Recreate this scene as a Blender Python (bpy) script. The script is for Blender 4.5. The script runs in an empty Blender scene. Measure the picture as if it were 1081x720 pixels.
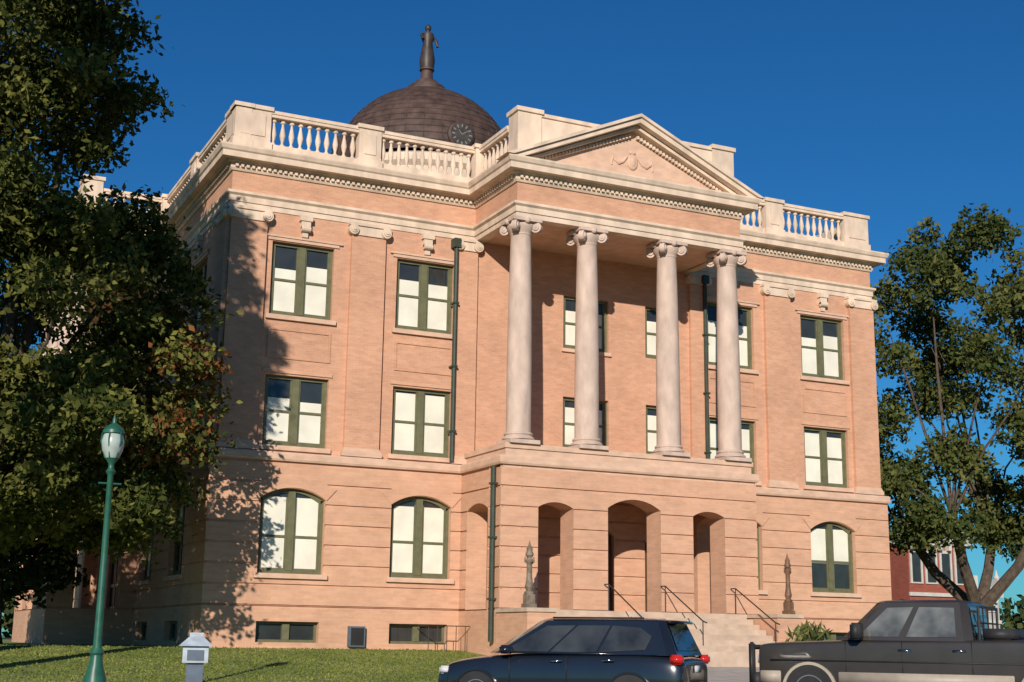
import bpy, bmesh, math, random
import numpy as np
from mathutils import Matrix, Vector
random.seed(7); rng=np.random.default_rng(7)
scene=bpy.context.scene; COL=scene.collection
scene.view_settings.view_transform='Standard'; scene.view_settings.look='None'; scene.view_settings.exposure=0
# ---------------------------------------------------------------- materials
MATS={}
def N(nt,t,**k):
    n=nt.nodes.new(t)
    for a,b in k.items(): setattr(n,a,b)
    return n
def mat(name,col,rough=.8,var=.12,scale=3.0,bump=0.0,bscale=40,metal=0.0,coat=0.0,spec=.4,streak=0):
    if name in MATS: return MATS[name]
    m=bpy.data.materials.new(name); m.use_nodes=True; nt=m.node_tree; b=nt.nodes['Principled BSDF']
    b.inputs['Roughness'].default_value=rough; b.inputs['Metallic'].default_value=metal
    b.inputs['Coat Weight'].default_value=coat; b.inputs['Coat Roughness'].default_value=.04
    b.inputs['Specular IOR Level'].default_value=spec
    tc=N(nt,'ShaderNodeNewGeometry')
    no=N(nt,'ShaderNodeTexNoise'); no.inputs['Scale'].default_value=scale; no.inputs['Detail'].default_value=3
    if streak:
        mp=N(nt,'ShaderNodeMapping'); mp.inputs['Scale'].default_value=(1,1,streak)
        nt.links.new(tc.outputs['Position'],mp.inputs[0]); nt.links.new(mp.outputs[0],no.inputs['Vector'])
    else: nt.links.new(tc.outputs['Position'],no.inputs['Vector'])
    mx=N(nt,'ShaderNodeMix',data_type='RGBA')
    c=np.array(col)
    mx.inputs[6].default_value=(*np.clip(c*(1-var),0,1),1); mx.inputs[7].default_value=(*np.clip(c*(1+var),0,1),1)
    rp=N(nt,'ShaderNodeMapRange'); rp.inputs[1].default_value=.3; rp.inputs[2].default_value=.7
    nt.links.new(no.outputs['Fac'],rp.inputs[0]); nt.links.new(rp.outputs[0],mx.inputs[0])
    nt.links.new(mx.outputs[2],b.inputs['Base Color'])
    if bump>0:
        n2=N(nt,'ShaderNodeTexNoise'); n2.inputs['Scale'].default_value=bscale; n2.inputs['Detail'].default_value=2
        nt.links.new(tc.outputs['Position'],n2.inputs['Vector'])
        bp=N(nt,'ShaderNodeBump'); bp.inputs['Strength'].default_value=bump; bp.inputs['Distance'].default_value=.03
        nt.links.new(n2.outputs['Fac'],bp.inputs['Height']); nt.links.new(bp.outputs[0],b.inputs['Normal'])
    MATS[name]=m; return m
def brickmat(name,c1,c2,cm,bw=.22,rh=.075,stain=.2):
    m=bpy.data.materials.new(name); m.use_nodes=True; nt=m.node_tree; b=nt.nodes['Principled BSDF']
    b.inputs['Roughness'].default_value=.9; b.inputs['Specular IOR Level'].default_value=.2
    g=N(nt,'ShaderNodeNewGeometry'); s=N(nt,'ShaderNodeSeparateXYZ'); nt.links.new(g.outputs['Position'],s.inputs[0])
    ad=N(nt,'ShaderNodeMath',operation='ADD'); nt.links.new(s.outputs[0],ad.inputs[0]); nt.links.new(s.outputs[1],ad.inputs[1])
    cb=N(nt,'ShaderNodeCombineXYZ'); nt.links.new(ad.outputs[0],cb.inputs[0]); nt.links.new(s.outputs[2],cb.inputs[1])
    br=N(nt,'ShaderNodeTexBrick'); nt.links.new(cb.outputs[0],br.inputs['Vector'])
    br.inputs['Scale'].default_value=1; br.inputs['Brick Width'].default_value=bw; br.inputs['Row Height'].default_value=rh
    br.inputs['Mortar Size'].default_value=.008; br.inputs['Mortar Smooth'].default_value=.3
    br.inputs['Color1'].default_value=(*c1,1); br.inputs['Color2'].default_value=(*c2,1); br.inputs['Mortar'].default_value=(*cm,1)
    no=N(nt,'ShaderNodeTexNoise'); no.inputs['Scale'].default_value=.5; no.inputs['Detail'].default_value=4; no.inputs['Roughness'].default_value=.65
    nt.links.new(g.outputs['Position'],no.inputs['Vector'])
    mp=N(nt,'ShaderNodeMapping'); mp.inputs['Scale'].default_value=(1.3,1.3,4)
    nt.links.new(g.outputs['Position'],mp.inputs[0])
    n2=N(nt,'ShaderNodeTexNoise'); n2.inputs['Scale'].default_value=1.6; n2.inputs['Detail'].default_value=4; n2.inputs['Roughness'].default_value=.7
    nt.links.new(mp.outputs[0],n2.inputs['Vector'])
    av=N(nt,'ShaderNodeMath',operation='ADD'); nt.links.new(no.outputs['Fac'],av.inputs[0]); nt.links.new(n2.outputs['Fac'],av.inputs[1])
    rp=N(nt,'ShaderNodeMapRange'); rp.inputs[1].default_value=.7; rp.inputs[2].default_value=1.3; rp.inputs[3].default_value=1-stain; rp.inputs[4].default_value=1+stain*.6
    nt.links.new(av.outputs[0],rp.inputs[0])
    vm=N(nt,'ShaderNodeVectorMath',operation='SCALE'); nt.links.new(br.outputs['Color'],vm.inputs[0]); nt.links.new(rp.outputs[0],vm.inputs['Scale'])
    nt.links.new(vm.outputs[0],b.inputs['Base Color'])
    bp=N(nt,'ShaderNodeBump'); bp.inputs['Strength'].default_value=.3; bp.inputs['Distance'].default_value=.01; bp.invert=True
    nt.links.new(br.outputs['Fac'],bp.inputs['Height']); nt.links.new(bp.outputs[0],b.inputs['Normal'])
    MATS[name]=m; return m
BRICK=brickmat('tan_brick',(.60,.335,.215),(.545,.295,.185),(.59,.36,.245))
BRICK2=brickmat('rusticated_brick',(.62,.365,.24),(.58,.33,.21),(.60,.385,.265),bw=.4,rh=.1,stain=.18)
TRIM=mat('tan_terracotta_trim',(.60,.405,.29),.85,.12,2.5,streak=2)
REDBR=brickmat('red_brick',(.30,.07,.045),(.24,.055,.04),(.3,.15,.1),stain=.2)
STONE=mat('cream_stone',(.64,.51,.39),.85,.18,2.2,streak=.5)
STONE2=mat('column_stone',(.52,.40,.325),.8,.17,3.5,.25,25,streak=.4)
CONC=mat('stair_concrete',(.50,.38,.285),.9,.15,2.5)
KERBC=mat('kerb_concrete',(.42,.39,.35),.9,.15,2.5)
GREEN=mat('olive_frame_paint',(.125,.125,.065),.55,.15,5)
DKGLASS=mat('dark_window_glass',(.03,.035,.035),.08,.2,2,spec=.6)
BLIND=mat('white_blind',(.74,.72,.60),.5,.09,1.5,coat=.35)
COPPER=mat('dark_copper_roof',(.07,.042,.033),.65,.4,2.5,.3,8)
BRONZE=mat('dark_bronze',(.045,.033,.028),.5,.3,4)
VERD=mat('verdigris_bronze',(.19,.15,.11),.6,.35,8,.3,30)
BROWNB=mat('brown_bronze',(.16,.09,.05),.55,.3,8)
DKPIPE=mat('downspout_paint',(.035,.05,.035),.5,.2,4)
DOORM=mat('dark_door_wood',(.09,.045,.025),.5,.2,6)
IRON=mat('black_iron',(.02,.02,.02),.5,.2,6)
WHITE=mat('white_paint',(.7,.7,.68),.5,.05,5)
ROOF=mat('grey_roof',(.2,.18,.16),.9,.15,3)
BARK=mat('tree_bark',(.085,.062,.045),.95,.4,5,.8,18)
GLAMP=mat('green_lamp_paint',(.02,.10,.065),.4,.2,6)
LGLASS=mat('frosted_lamp_glass',(.35,.42,.38),.25,.1,6)
GREYM=mat('pale_grey_metal',(.36,.42,.47),.5,.2,6)
SLATE=mat('slate_blue_paint',(.08,.11,.15),.5,.15,6)
NAVY=mat('navy_car_paint',(.010,.014,.022),.22,.1,2,coat=1.0)
GRAPH=mat('charcoal_car_paint',(.032,.029,.026),.4,.15,2,coat=.35)
SILV=mat('silver_car_paint',(.35,.36,.37),.3,.1,2,coat=1.0,metal=.5)
CARGL=mat('tinted_car_glass',(.03,.033,.033),.03,.7,1.8,spec=.9)
CARGL2=mat('clear_car_glass',(.10,.105,.10),.05,.7,2.2,spec=.8)
RUB=mat('black_rubber',(.018,.018,.018),.8,.2,8)
PLAS=mat('black_plastic_trim',(.025,.025,.027),.6,.2,8)
CHROME=mat('chrome_trim',(.6,.6,.6),.15,.05,5,metal=1.0)
ALLOY=mat('alloy_wheel',(.4,.4,.42),.3,.1,5,metal=.8)
RED=mat('red_lamp_lens',(.5,.02,.015),.15,.1,5,coat=.8)
TANF=mat('tan_flare_paint',(.36,.31,.25),.5,.1,5)
LENS=mat('clear_lamp_lens',(.6,.6,.6),.1,.1,5,coat=.8)
PLATE=mat('pale_plate',(.5,.52,.52),.5,.05,5)
GREYB=mat('grey_masonry',(.38,.36,.34),.9,.15,1.5)
# ---------------------------------------------------------------- mesh helpers
class MB:
    def __init__(s): s.v=[]; s.f=[]
    def quad(s,*p):
        n=len(s.v); s.v+= [tuple(q) for q in p]; s.f.append(tuple(range(n,n+len(p))))
    def box(s,x0,x1,y0,y1,z0,z1):
        n=len(s.v)
        s.v+=[(x0,y0,z0),(x1,y0,z0),(x1,y1,z0),(x0,y1,z0),(x0,y0,z1),(x1,y0,z1),(x1,y1,z1),(x0,y1,z1)]
        for f in ((0,3,2,1),(4,5,6,7),(0,1,5,4),(1,2,6,5),(2,3,7,6),(3,0,4,7)): s.f.append(tuple(n+i for i in f))
    def lathe(s,prof,seg=20,c=(0,0,0),cap=True):
        n=len(s.v)
        for r,z in prof:
            for i in range(seg):
                a=2*math.pi*i/seg; s.v.append((c[0]+r*math.cos(a),c[1]+r*math.sin(a),c[2]+z))
        for j in range(len(prof)-1):
            for i in range(seg):
                k=(i+1)%seg; s.f.append((n+j*seg+i,n+j*seg+k,n+(j+1)*seg+k,n+(j+1)*seg+i))
        if cap:
            s.f.append(tuple(n+i for i in reversed(range(seg)))); m=n+(len(prof)-1)*seg; s.f.append(tuple(m+i for i in range(seg)))
    def tube(s,pts,rad,seg=8):
        pts=[Vector(p) for p in pts]; n=len(s.v)
        for j,p in enumerate(pts):
            d=(pts[min(j+1,len(pts)-1)]-pts[max(j-1,0)]).normalized()
            ref=Vector((0,0,1)) if abs(d.z)<.95 else Vector((1,0,0))
            u=d.cross(ref).normalized(); w=d.cross(u)
            r=rad[j] if isinstance(rad,(list,tuple)) else rad
            for i in range(seg):
                a=2*math.pi*i/seg; q=p+u*(r*math.cos(a))+w*(r*math.sin(a)); s.v.append(tuple(q))
        for j in range(len(pts)-1):
            for i in range(seg):
                k=(i+1)%seg; s.f.append((n+j*seg+i,n+j*seg+k,n+(j+1)*seg+k,n+(j+1)*seg+i))
        s.f.append(tuple(n+i for i in range(seg))); m=n+(len(pts)-1)*seg; s.f.append(tuple(m+i for i in range(seg)))
    def cyl(s,c,axis,r,h,seg=16):
        c=Vector(c); a=Vector(axis).normalized(); s.tube([c-a*h/2,c+a*h/2],r,seg)
    def ball(s,c,rx,ry,rz,seg=12,rings=8):
        pr=[(math.sin(math.pi*j/rings),-math.cos(math.pi*j/rings)) for j in range(rings+1)]
        n=len(s.v)
        for r,z in pr:
            for i in range(seg):
                a=2*math.pi*i/seg; s.v.append((c[0]+rx*r*math.cos(a),c[1]+ry*r*math.sin(a),c[2]+rz*z))
        for j in range(rings):
            for i in range(seg):
                k=(i+1)%seg; s.f.append((n+j*seg+i,n+j*seg+k,n+(j+1)*seg+k,n+(j+1)*seg+i))
    def mesh(s,name,m,smooth=False,recalc=True):
        me=bpy.data.meshes.new(name); me.from_pydata(s.v,[],s.f)
        if recalc:
            bm=bmesh.new(); bm.from_mesh(me); bmesh.ops.remove_doubles(bm,verts=bm.verts,dist=1e-5)
            bmesh.ops.recalc_face_normals(bm,faces=bm.faces); bm.to_mesh(me); bm.free()
        me.materials.append(m)
        if smooth:
            me.polygons.foreach_set('use_smooth',[True]*len(me.polygons))
            try: me.set_sharp_from_angle(angle=math.radians(35))
            except Exception: pass
        return me
WM={}
I4=Matrix.Identity(4)
def place(name,me,M=I4,parent=None,label=None,**pr):
    o=bpy.data.objects.new(name,me); COL.objects.link(o)
    if parent is not None:
        o.parent=parent; o.matrix_basis=WM[parent.name].inverted()@M
    else: o.matrix_basis=M
    WM[o.name]=M.copy()
    if label: o['label']=label
    for k,v in pr.items(): o[k]=v
    return o
def T(x,y,z=0): return Matrix.Translation((x,y,z))
def RZ(d): return Matrix.Rotation(math.radians(d),4,'Z')
def thing(name,M,label,category,**k):
    return place(name,None,M,None,label,category=category,**k)
# ---------------------------------------------------------------- camera (origin = eye)
f,a,p,r=1447.9,math.radians(25.6237),math.radians(12.3832),math.radians(.8085)
F=Vector((math.sin(a)*math.cos(p),math.cos(a)*math.cos(p),math.sin(p)))
R0=Vector((math.cos(a),-math.sin(a),0)); U0=R0.cross(F)
R=R0*math.cos(r)+U0*math.sin(r); U=-R0*math.sin(r)+U0*math.cos(r)
cd=bpy.data.cameras.new('camera'); cam=bpy.data.objects.new('camera',cd); COL.objects.link(cam)
cd.sensor_width=36; cd.lens=f/1081*36; cd.clip_end=5000
Mc=Matrix.Identity(4)
for i in range(3): Mc[i][0]=R[i]; Mc[i][1]=U[i]; Mc[i][2]=-F[i]
cam.matrix_world=Mc; scene.camera=cam
# ---------------------------------------------------------------- light
EL,AZ=20.5,33.0
sd=Vector((-math.sin(math.radians(AZ))*math.cos(math.radians(EL)),-math.cos(math.radians(AZ))*math.cos(math.radians(EL)),math.sin(math.radians(EL))))
ld=bpy.data.lights.new('sun','SUN'); ld.energy=5.0; ld.angle=math.radians(.5); ld.color=(1,.90,.80)
lo=bpy.data.objects.new('sun',ld); COL.objects.link(lo); lo.rotation_mode='QUATERNION'; lo.rotation_quaternion=sd.to_track_quat('Z','Y'); lo.location=(-20,-30,40)
w=bpy.data.worlds.new('World'); scene.world=w; w.use_nodes=True; nt=w.node_tree; bg=nt.nodes['Background']
sk=N(nt,'ShaderNodeTexSky'); sk.sky_type='NISHITA'; sk.sun_disc=False; sk.sun_elevation=math.radians(EL); sk.sun_rotation=math.radians(180+AZ)
sk.air_density=1.0; sk.dust_density=.1; sk.ozone_density=3.0
hs=N(nt,'ShaderNodeHueSaturation'); hs.inputs['Saturation'].default_value=1.15; hs.inputs['Value'].default_value=1.0
ml=N(nt,'ShaderNodeMix',data_type='RGBA',blend_type='MULTIPLY'); ml.inputs[0].default_value=1; ml.inputs[7].default_value=(.20,.61,.90,1)
nt.links.new(sk.outputs[0],hs.inputs['Color']); nt.links.new(hs.outputs[0],ml.inputs[6]); nt.links.new(ml.outputs[2],bg.inputs['Color']); bg.inputs['Strength'].default_value=.088
# ---------------------------------------------------------------- ground
def lz(y):
    if y<24.62: return -1.3
    if y<26.3: return -1.12
    if y<39.5: return -1.12+(y-26.3)/13.2*.85
    return -.27
GR=bpy.data.materials.new('lawn_grass'); GR.use_nodes=True; nt=GR.node_tree; b=nt.nodes['Principled BSDF']; b.inputs['Roughness'].default_value=.95
g=N(nt,'ShaderNodeNewGeometry'); n1=N(nt,'ShaderNodeTexNoise'); n1.inputs['Scale'].default_value=.9; n1.inputs['Detail'].default_value=5
nt.links.new(g.outputs['Position'],n1.inputs['Vector']); cr=N(nt,'ShaderNodeValToRGB'); nt.links.new(n1.outputs['Fac'],cr.inputs[0])
cr.color_ramp.elements[0].position=.3; cr.color_ramp.elements[0].color=(.11,.16,.03,1); cr.color_ramp.elements[1].position=.72; cr.color_ramp.elements[1].color=(.26,.28,.07,1)
nt.links.new(cr.outputs[0],b.inputs['Base Color'])
mb=MB(); ys=[-1500,-300,-60,0,24.6,24.64,26.3,28,30,32,34,36,38,39.5,45,60,100,300,2500]; xs=[-2000,-300,-60,-20,0,10,20,40,80,300,2500]
for i in range(len(xs)-1):
    for j in range(len(ys)-1):
        mb.quad((xs[i],ys[j],lz(ys[j])),(xs[i+1],ys[j],lz(ys[j])),(xs[i+1],ys[j+1],lz(ys[j+1])),(xs[i],ys[j+1],lz(ys[j+1])))
place('ground',mb.mesh('ground',GR,True),label='sloping grass ground around the courthouse',kind='structure')
ASPH=mat('asphalt',(.055,.053,.05),.9,.25,4,.4,60)
mb=MB(); mb.quad((-300,-12,-1.25),(300,-12,-1.25),(300,24.45,-1.25),(-300,24.45,-1.25)); place('road',mb.mesh('road',ASPH),label='dark asphalt street with angled parking bays',kind='structure')
mb=MB(); mb.box(-300,300,24.45,24.62,-1.4,-1.11)
place('kerb',mb.mesh('kerb',KERBC),label='pale concrete kerb along the street',kind='structure')
mb=MB(); mb.box(-300,300,24.62,26.3,-1.4,-1.106); place('pavement',mb.mesh('pavement',KERBC),label='concrete pavement beside the lawn',kind='structure')
mb=MB(); mb.quad((19.2,26.3,lz(26.3)+.012),(24.8,26.3,lz(26.3)+.012),(24.8,34.2,lz(34.2)+.012),(19.2,34.2,lz(34.2)+.012)); place('path',mb.mesh('path',KERBC),label='concrete walk up to the entrance stairs',kind='structure')
mb=MB()
for i in range(9):
    x=2+i*3.6; h=Vector((-.56,.83)); n=Vector((.83,.56))*.05
    P=Vector((x,24.4)); Q=P-h*5.4
    mb.quad((P.x-n.x,P.y-n.y,-1.246),(P.x+n.x,P.y+n.y,-1.246),(Q.x+n.x,Q.y+n.y,-1.246),(Q.x-n.x,Q.y-n.y,-1.246))
place('road_marking',mb.mesh('road_marking',WHITE),label='white painted angled parking bay lines',kind='structure')
# ---------------------------------------------------------------- leaves / trees
def leafmat(name,trans=.3):
    m=bpy.data.materials.new(name); m.use_nodes=True; nt=m.node_tree; nt.nodes.clear()
    o=N(nt,'ShaderNodeOutputMaterial'); at=N(nt,'ShaderNodeAttribute',attribute_name='col')
    d=N(nt,'ShaderNodeBsdfDiffuse')
    t=N(nt,'ShaderNodeBsdfTranslucent'); mx=N(nt,'ShaderNodeMixShader'); mx.inputs[0].default_value=trans
    nt.links.new(at.outputs['Color'],d.inputs['Color']); nt.links.new(at.outputs['Color'],t.inputs['Color'])
    nt.links.new(d.outputs[0],mx.inputs[1]); nt.links.new(t.outputs[0],mx.inputs[2]); nt.links.new(mx.outputs[0],o.inputs[0]); return m
LEAF=leafmat('leaf_foliage')
def leafmesh(name,P,size,cols,m=LEAF,elong=1.8,up=0.0):
    n=len(P); A=rng.normal(size=(n,3)); 
    if up: A[:,2]=np.abs(A[:,2])+up
    A/=np.linalg.norm(A,axis=1,keepdims=True)
    B=rng.normal(size=(n,3)); B-=A*(A*B).sum(1,keepdims=True); B/=np.linalg.norm(B,axis=1,keepdims=True)
    s=size*rng.uniform(.6,1.3,(n,1)); A=A*s*.5; B=B*s*.5/elong
    V=np.stack([P-A,P+B+A*.1,P+A,P-B+A*.1],1).reshape(-1,3)
    me=bpy.data.meshes.new(name); me.vertices.add(4*n); me.vertices.foreach_set('co',V.astype(np.float32).ravel())
    me.loops.add(4*n); me.loops.foreach_set('vertex_index',np.arange(4*n,dtype=np.int32))
    me.polygons.add(n); me.polygons.foreach_set('loop_start',np.arange(0,4*n,4,dtype=np.int32)); me.update(calc_edges=True)
    ca=me.color_attributes.new('col','FLOAT_COLOR','POINT')
    c4=np.concatenate([np.repeat(cols,4,axis=0),np.ones((4*n,1))],1).astype(np.float32); ca.data.foreach_set('color',c4.ravel())
    me.materials.append(m); return me
def tree(base,prof,ncl,nleaf,size,label,trunk_r=.35,cr=(.7,1.3),extra=(),warm=None,split=3.0,pal=((.035,.06,.015),(.09,.12,.03)),lean=(0,0),nl=34,lr=.42,kmin=.12,forks=0,fspread=1.9):
    bx,by,bz=base; root=thing('tree',T(bx,by,bz),label,'tree')
    zs=[q[0] for q in prof]; rs=[q[1] for q in prof]; cl=[]
    for i in range(ncl):
        while True:
            z=rng.uniform(zs[0],zs[-1]); rr=np.interp(z,zs,rs)
            if rng.uniform(0,max(rs))<rr+.3: break
        th=rng.uniform(0,2*math.pi); k=math.sqrt(rng.uniform(kmin,1)); c=rng.uniform(*cr)
        rad=max(rr-c*.75,0)*k
        cl.append((bx+lean[0]+rad*math.cos(th),by+lean[1]+rad*math.sin(th),z,c))
    cl+=list(extra)
    w=np.array([c[3]**2.2 for c in cl]); cnt=(w/w.sum()*nleaf).astype(int)
    PP=[];CC=[]
    for (x,y,z,c),n in zip(cl,cnt):
        d=rng.normal(size=(n,3)); d/=np.linalg.norm(d,axis=1,keepdims=True)
        rr=c*rng.uniform(.25,1.12,(n,1))**.75
        stray=rng.uniform(size=(n,1))<.1; rr=np.where(stray,rr*rng.uniform(1.0,1.45,(n,1)),rr)
        q=d*rr*np.array([1,1,.62]); q+= .2*c*np.sin(q[:,[1,2,0]]*5/c+x)
        q[:,2]-=.12*(q[:,0]**2+q[:,1]**2)/c
        PP.append(q+np.array([x,y,z]))
        t=np.clip(rng.normal(.45,.28,(n,1))+rng.uniform(-.3,.3),0,1)
        col=np.array(pal[0])*(1-t)+np.array(pal[1])*t
        if warm is not None:
            wx,wy,wz,wr,wc,pb=warm
            if (Vector((x,y,z))-Vector((wx,wy,wz))).length<wr:
                mk=rng.uniform(size=(n,1))<pb*rng.uniform(.2,1.4); col=np.where(mk,np.array(wc)*rng.uniform(.6,1.3,(n,1)),col)
        CC.append(col)
    me=leafmesh('crown',np.concatenate(PP),size,np.concatenate(CC))
    me.transform(T(-bx,-by,-bz)); place('crown',me,T(bx,by,bz),root)
    mb=MB()
    sp=Vector((.25*lean[0],.25*lean[1],split))
    mb.tube([(0,0,-.2),(0,0,.35),(sp.x*.4,sp.y*.4,split*.5),tuple(sp)],[trunk_r*1.5,trunk_r*1.05,trunk_r*.9,trunk_r*.8],12)
    hubs=[sp]
    for q in range(forks):
        an=2*math.pi*q/forks+.5; e=sp+Vector((math.cos(an)*fspread,math.sin(an)*fspread,2.6+rng.uniform(0,1.2)))
        m=sp.lerp(e,.5)+Vector((math.cos(an)*.35,math.sin(an)*.35,-.1))
        mb.tube([tuple(sp-Vector((0,0,.3))),tuple(m),tuple(e)],[trunk_r*.62,trunk_r*.5,trunk_r*.42],9); hubs.append(e)
    order=sorted(cl,key=lambda c:-c[3])[:nl]
    for (x,y,z,c) in order:
        e=Vector((x-bx,y-by,z-bz)); hb=min(hubs[1:] or hubs,key=lambda h:(h-e).length); m=hb.lerp(e,.45); m.z+= .04*e.length; m+=Vector(rng.normal(0,.18,3))
        rr=trunk_r*lr*rng.uniform(.6,1.1)
        m2=hb.lerp(e,.75)+Vector(rng.normal(0,.2,3))
        mb.tube([tuple(hb-Vector((0,0,.15))),tuple(m),tuple(m2),tuple(e)],[rr,rr*.7,rr*.4,rr*.12],7)
    place('trunk',mb.mesh('trunk',BARK,True),T(bx,by,bz),root)
    return root
tree((2.7,36.5,-.45),[(2.7,4.6),(5,5.5),(8,5.7),(10,5.0),(12,4.3),(14,4.2),(16,3.8),(18,3),(19.5,1)],205,130000,.215,
  'large green oak with reddish patches beside the courthouse',.38,(.65,1.15),warm=(7.6,35.9,6.1,1.8,(.20,.08,.03),.34),split=3.0,
  pal=((.035,.055,.015),(.21,.21,.055)),extra=[(7.5,36.1,9,1.1),(7.3,36.8,7.6,1.2),(7.9,36.4,6.4,1.0),(7.8,35.8,5.1,1.0),(6.7,36.4,9.9,1.1),(7.2,36.3,4.1,1.0),(6.2,36,3.6,1.0),(5.0,36.5,3.7,1.1),(7.9,36.2,7.4,.9),(3.5,36,3.2,1.1),(2.0,36,3.0,1.1),(7.0,36.2,3.0,.9),
   (2.6,35.4,12.5,1.2),(3.6,35.6,13.4,1.2),(4.6,36.2,12.7,1.1),(3.2,36.8,14.8,1.2),(5.2,36,14.3,1.1),(2.4,35.5,11.2,1.2),(4.2,35.5,15.8,1.2),(1.6,36,13.8,1.3),(3.0,36,16.6,1.2),
   (7.4,38.6,4.3,1.1),(7.0,40.0,4.8,1.1),(7.7,39.0,6.3,1.0),(6.8,41.2,3.8,1.2),(7.3,40.5,7.2,1.2),(7.6,38.2,8.2,1.0),(6.6,41.5,6,1.2),(6.0,39.5,3.0,1.1),(7.0,39,2.7,.9),(6.5,42.5,5,1.2),(7.0,40.5,9.4,1.2),(6.6,42.2,8.4,1.2),
   (5.2,36.6,11.0,1.1),(5.8,37.5,10.6,1.1),(6.4,39.5,10.8,1.1),(3.6,35.2,10.4,1.2),(3.2,35.1,9.0,1.2),(4.2,35.2,4.6,1.2),(1.4,35.2,4.4,1.3),(2.6,35.0,6.2,1.2)])
tree((-1.0,26.5,-1.1),[(12.5,1.4),(14.5,2.1),(17.5,2.1),(19.5,1.2)],26,9000,.26,'tall green oak out of view, shaped to shade the courthouse wall',.3,(.6,1.0),split=7,lean=(1.5,0),nl=14)  # crown out of view, sized and placed to cast shade on the front wall
tree((40.9,42,-.3),[(4.2,4.0),(6.5,5.6),(9,5.9),(12,5.7),(15,4.7),(17.2,2.4)],112,50000,.245,'broad green oak standing beyond the building corner',.42,(.65,1.3),split=2.0,
  pal=((.045,.07,.02),(.17,.175,.055)),nl=26,lr=.22,kmin=.22,forks=4,fspread=2.6,extra=[(37.6,41,5.2,1.1),(38.6,40,4.4,1.0),(43.6,41,4.6,1.1)])
tree((4.4,46.3,-.3),[(1.6,2.6),(4,3.4),(7,3.4),(9.5,2)],50,15000,.28,'dark shade tree beside the side entrance',.28,(.8,1.3),split=2.0,nl=16,pal=((.02,.035,.01),(.08,.09,.03)))
n=9000; X_=rng.uniform(-70,170,n); hh=4.5+2.5*np.sin(X_*.21)+1.5*np.sin(X_*.53+2); Z_=-.3+rng.uniform(0,1,n)**.8*hh; Y_=135+rng.normal(0,3,n)+.1*X_
t=rng.uniform(0,1,(n,1)); place('distant_trees',leafmesh('distant_trees',np.stack([X_,Y_,Z_],1),1.3,np.array((.03,.05,.02))*(1-t)+np.array((.09,.11,.04))*t,elong=1.3),label='distant line of green street trees',kind='stuff')
# ---------------------------------------------------------------- courthouse
CX,CY=21.98,54.6; X0,X1,Y0,Y1=9.56,34.40,40.0,69.2
CH=thing('courthouse',T(CX,CY,-.27),'three storey tan brick courthouse with columned portico and dome','building')
SF=T(CX,Y0); WF=T(X0,CY)@RZ(-90)
def part(name,me,M,parent=None,label=None,**k): return place(name,me,M,parent or CH,label,**k)
def arc(a0,a1,b1,rise,n=14):
    h=(a1-a0)/2; Rr=(h*h+rise*rise)/(2*rise); cz=b1+rise-Rr; cx=(a0+a1)/2; th=math.asin(min(1,h/Rr))
    return [(cx+Rr*math.sin(-th+2*th*k/n),cz+Rr*math.cos(-th+2*th*k/n)) for k in range(n+1)]
def wall(mb,x0,x1,z0,z1,ops,grooves=(),y=0,rev=.28,gd=.05,back=None):
    xs={x0,x1}; zs={z0,z1}; gr=[]
    for o in ops: xs|={o[0],o[1]}; zs|={o[2],o[3]+o[4]}
    for gz in grooves: zs|={gz-.035,gz+.035}; gr.append((gz-.035,gz+.035))
    xs=sorted(x for x in xs if x0<=x<=x1); zs=sorted(z for z in zs if z0<=z<=z1)
    for j in range(len(zs)-1):
        zc=(zs[j]+zs[j+1])/2; G=any(g0<zc<g1 for g0,g1 in gr); yy=y+(gd if G else 0)
        for i in range(len(xs)-1):
            xc=(xs[i]+xs[i+1])/2
            if any(o[0]<xc<o[1] and o[2]<zc<o[3]+o[4] for o in ops): continue
            a0,a1,b0,b1=xs[i],xs[i+1],zs[j],zs[j+1]
            mb.quad((a0,yy,b0),(a1,yy,b0),(a1,yy,b1),(a0,yy,b1))
            if G:
                mb.quad((a0,y,b0),(a1,y,b0),(a1,yy,b0),(a0,yy,b0)); mb.quad((a0,yy,b1),(a1,yy,b1),(a1,y,b1),(a0,y,b1))
            if back is not None: mb.quad((a0,back,b0),(a1,back,b0),(a1,back,b1),(a0,back,b1))
    yb=back if back is not None else y+rev
    for (a0,a1,b0,b1,rise) in ops:
        mb.quad((a0,y,b0),(a0,yb,b0),(a0,yb,b1),(a0,y,b1)); mb.quad((a1,y,b0),(a1,yb,b0),(a1,yb,b1),(a1,y,b1))
        mb.quad((a0,y,b0),(a1,y,b0),(a1,yb,b0),(a0,yb,b0))
        if rise==0: mb.quad((a0,y,b1),(a1,y,b1),(a1,yb,b1),(a0,yb,b1))
        else:
            n=14; pts=arc(a0,a1,b1,rise,n)
            for k in range(n):
                (xa,za),(xb,zb)=pts[k],pts[k+1]; zt=b1+rise
                for yy in ([y,yb] if back is not None else [y]): mb.quad((xa,yy,za),(xb,yy,zb),(xb,yy,zt),(xa,yy,zt))
                mb.quad((xa,y,za),(xb,y,zb),(xb,yb,zb),(xa,yb,za))
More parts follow.
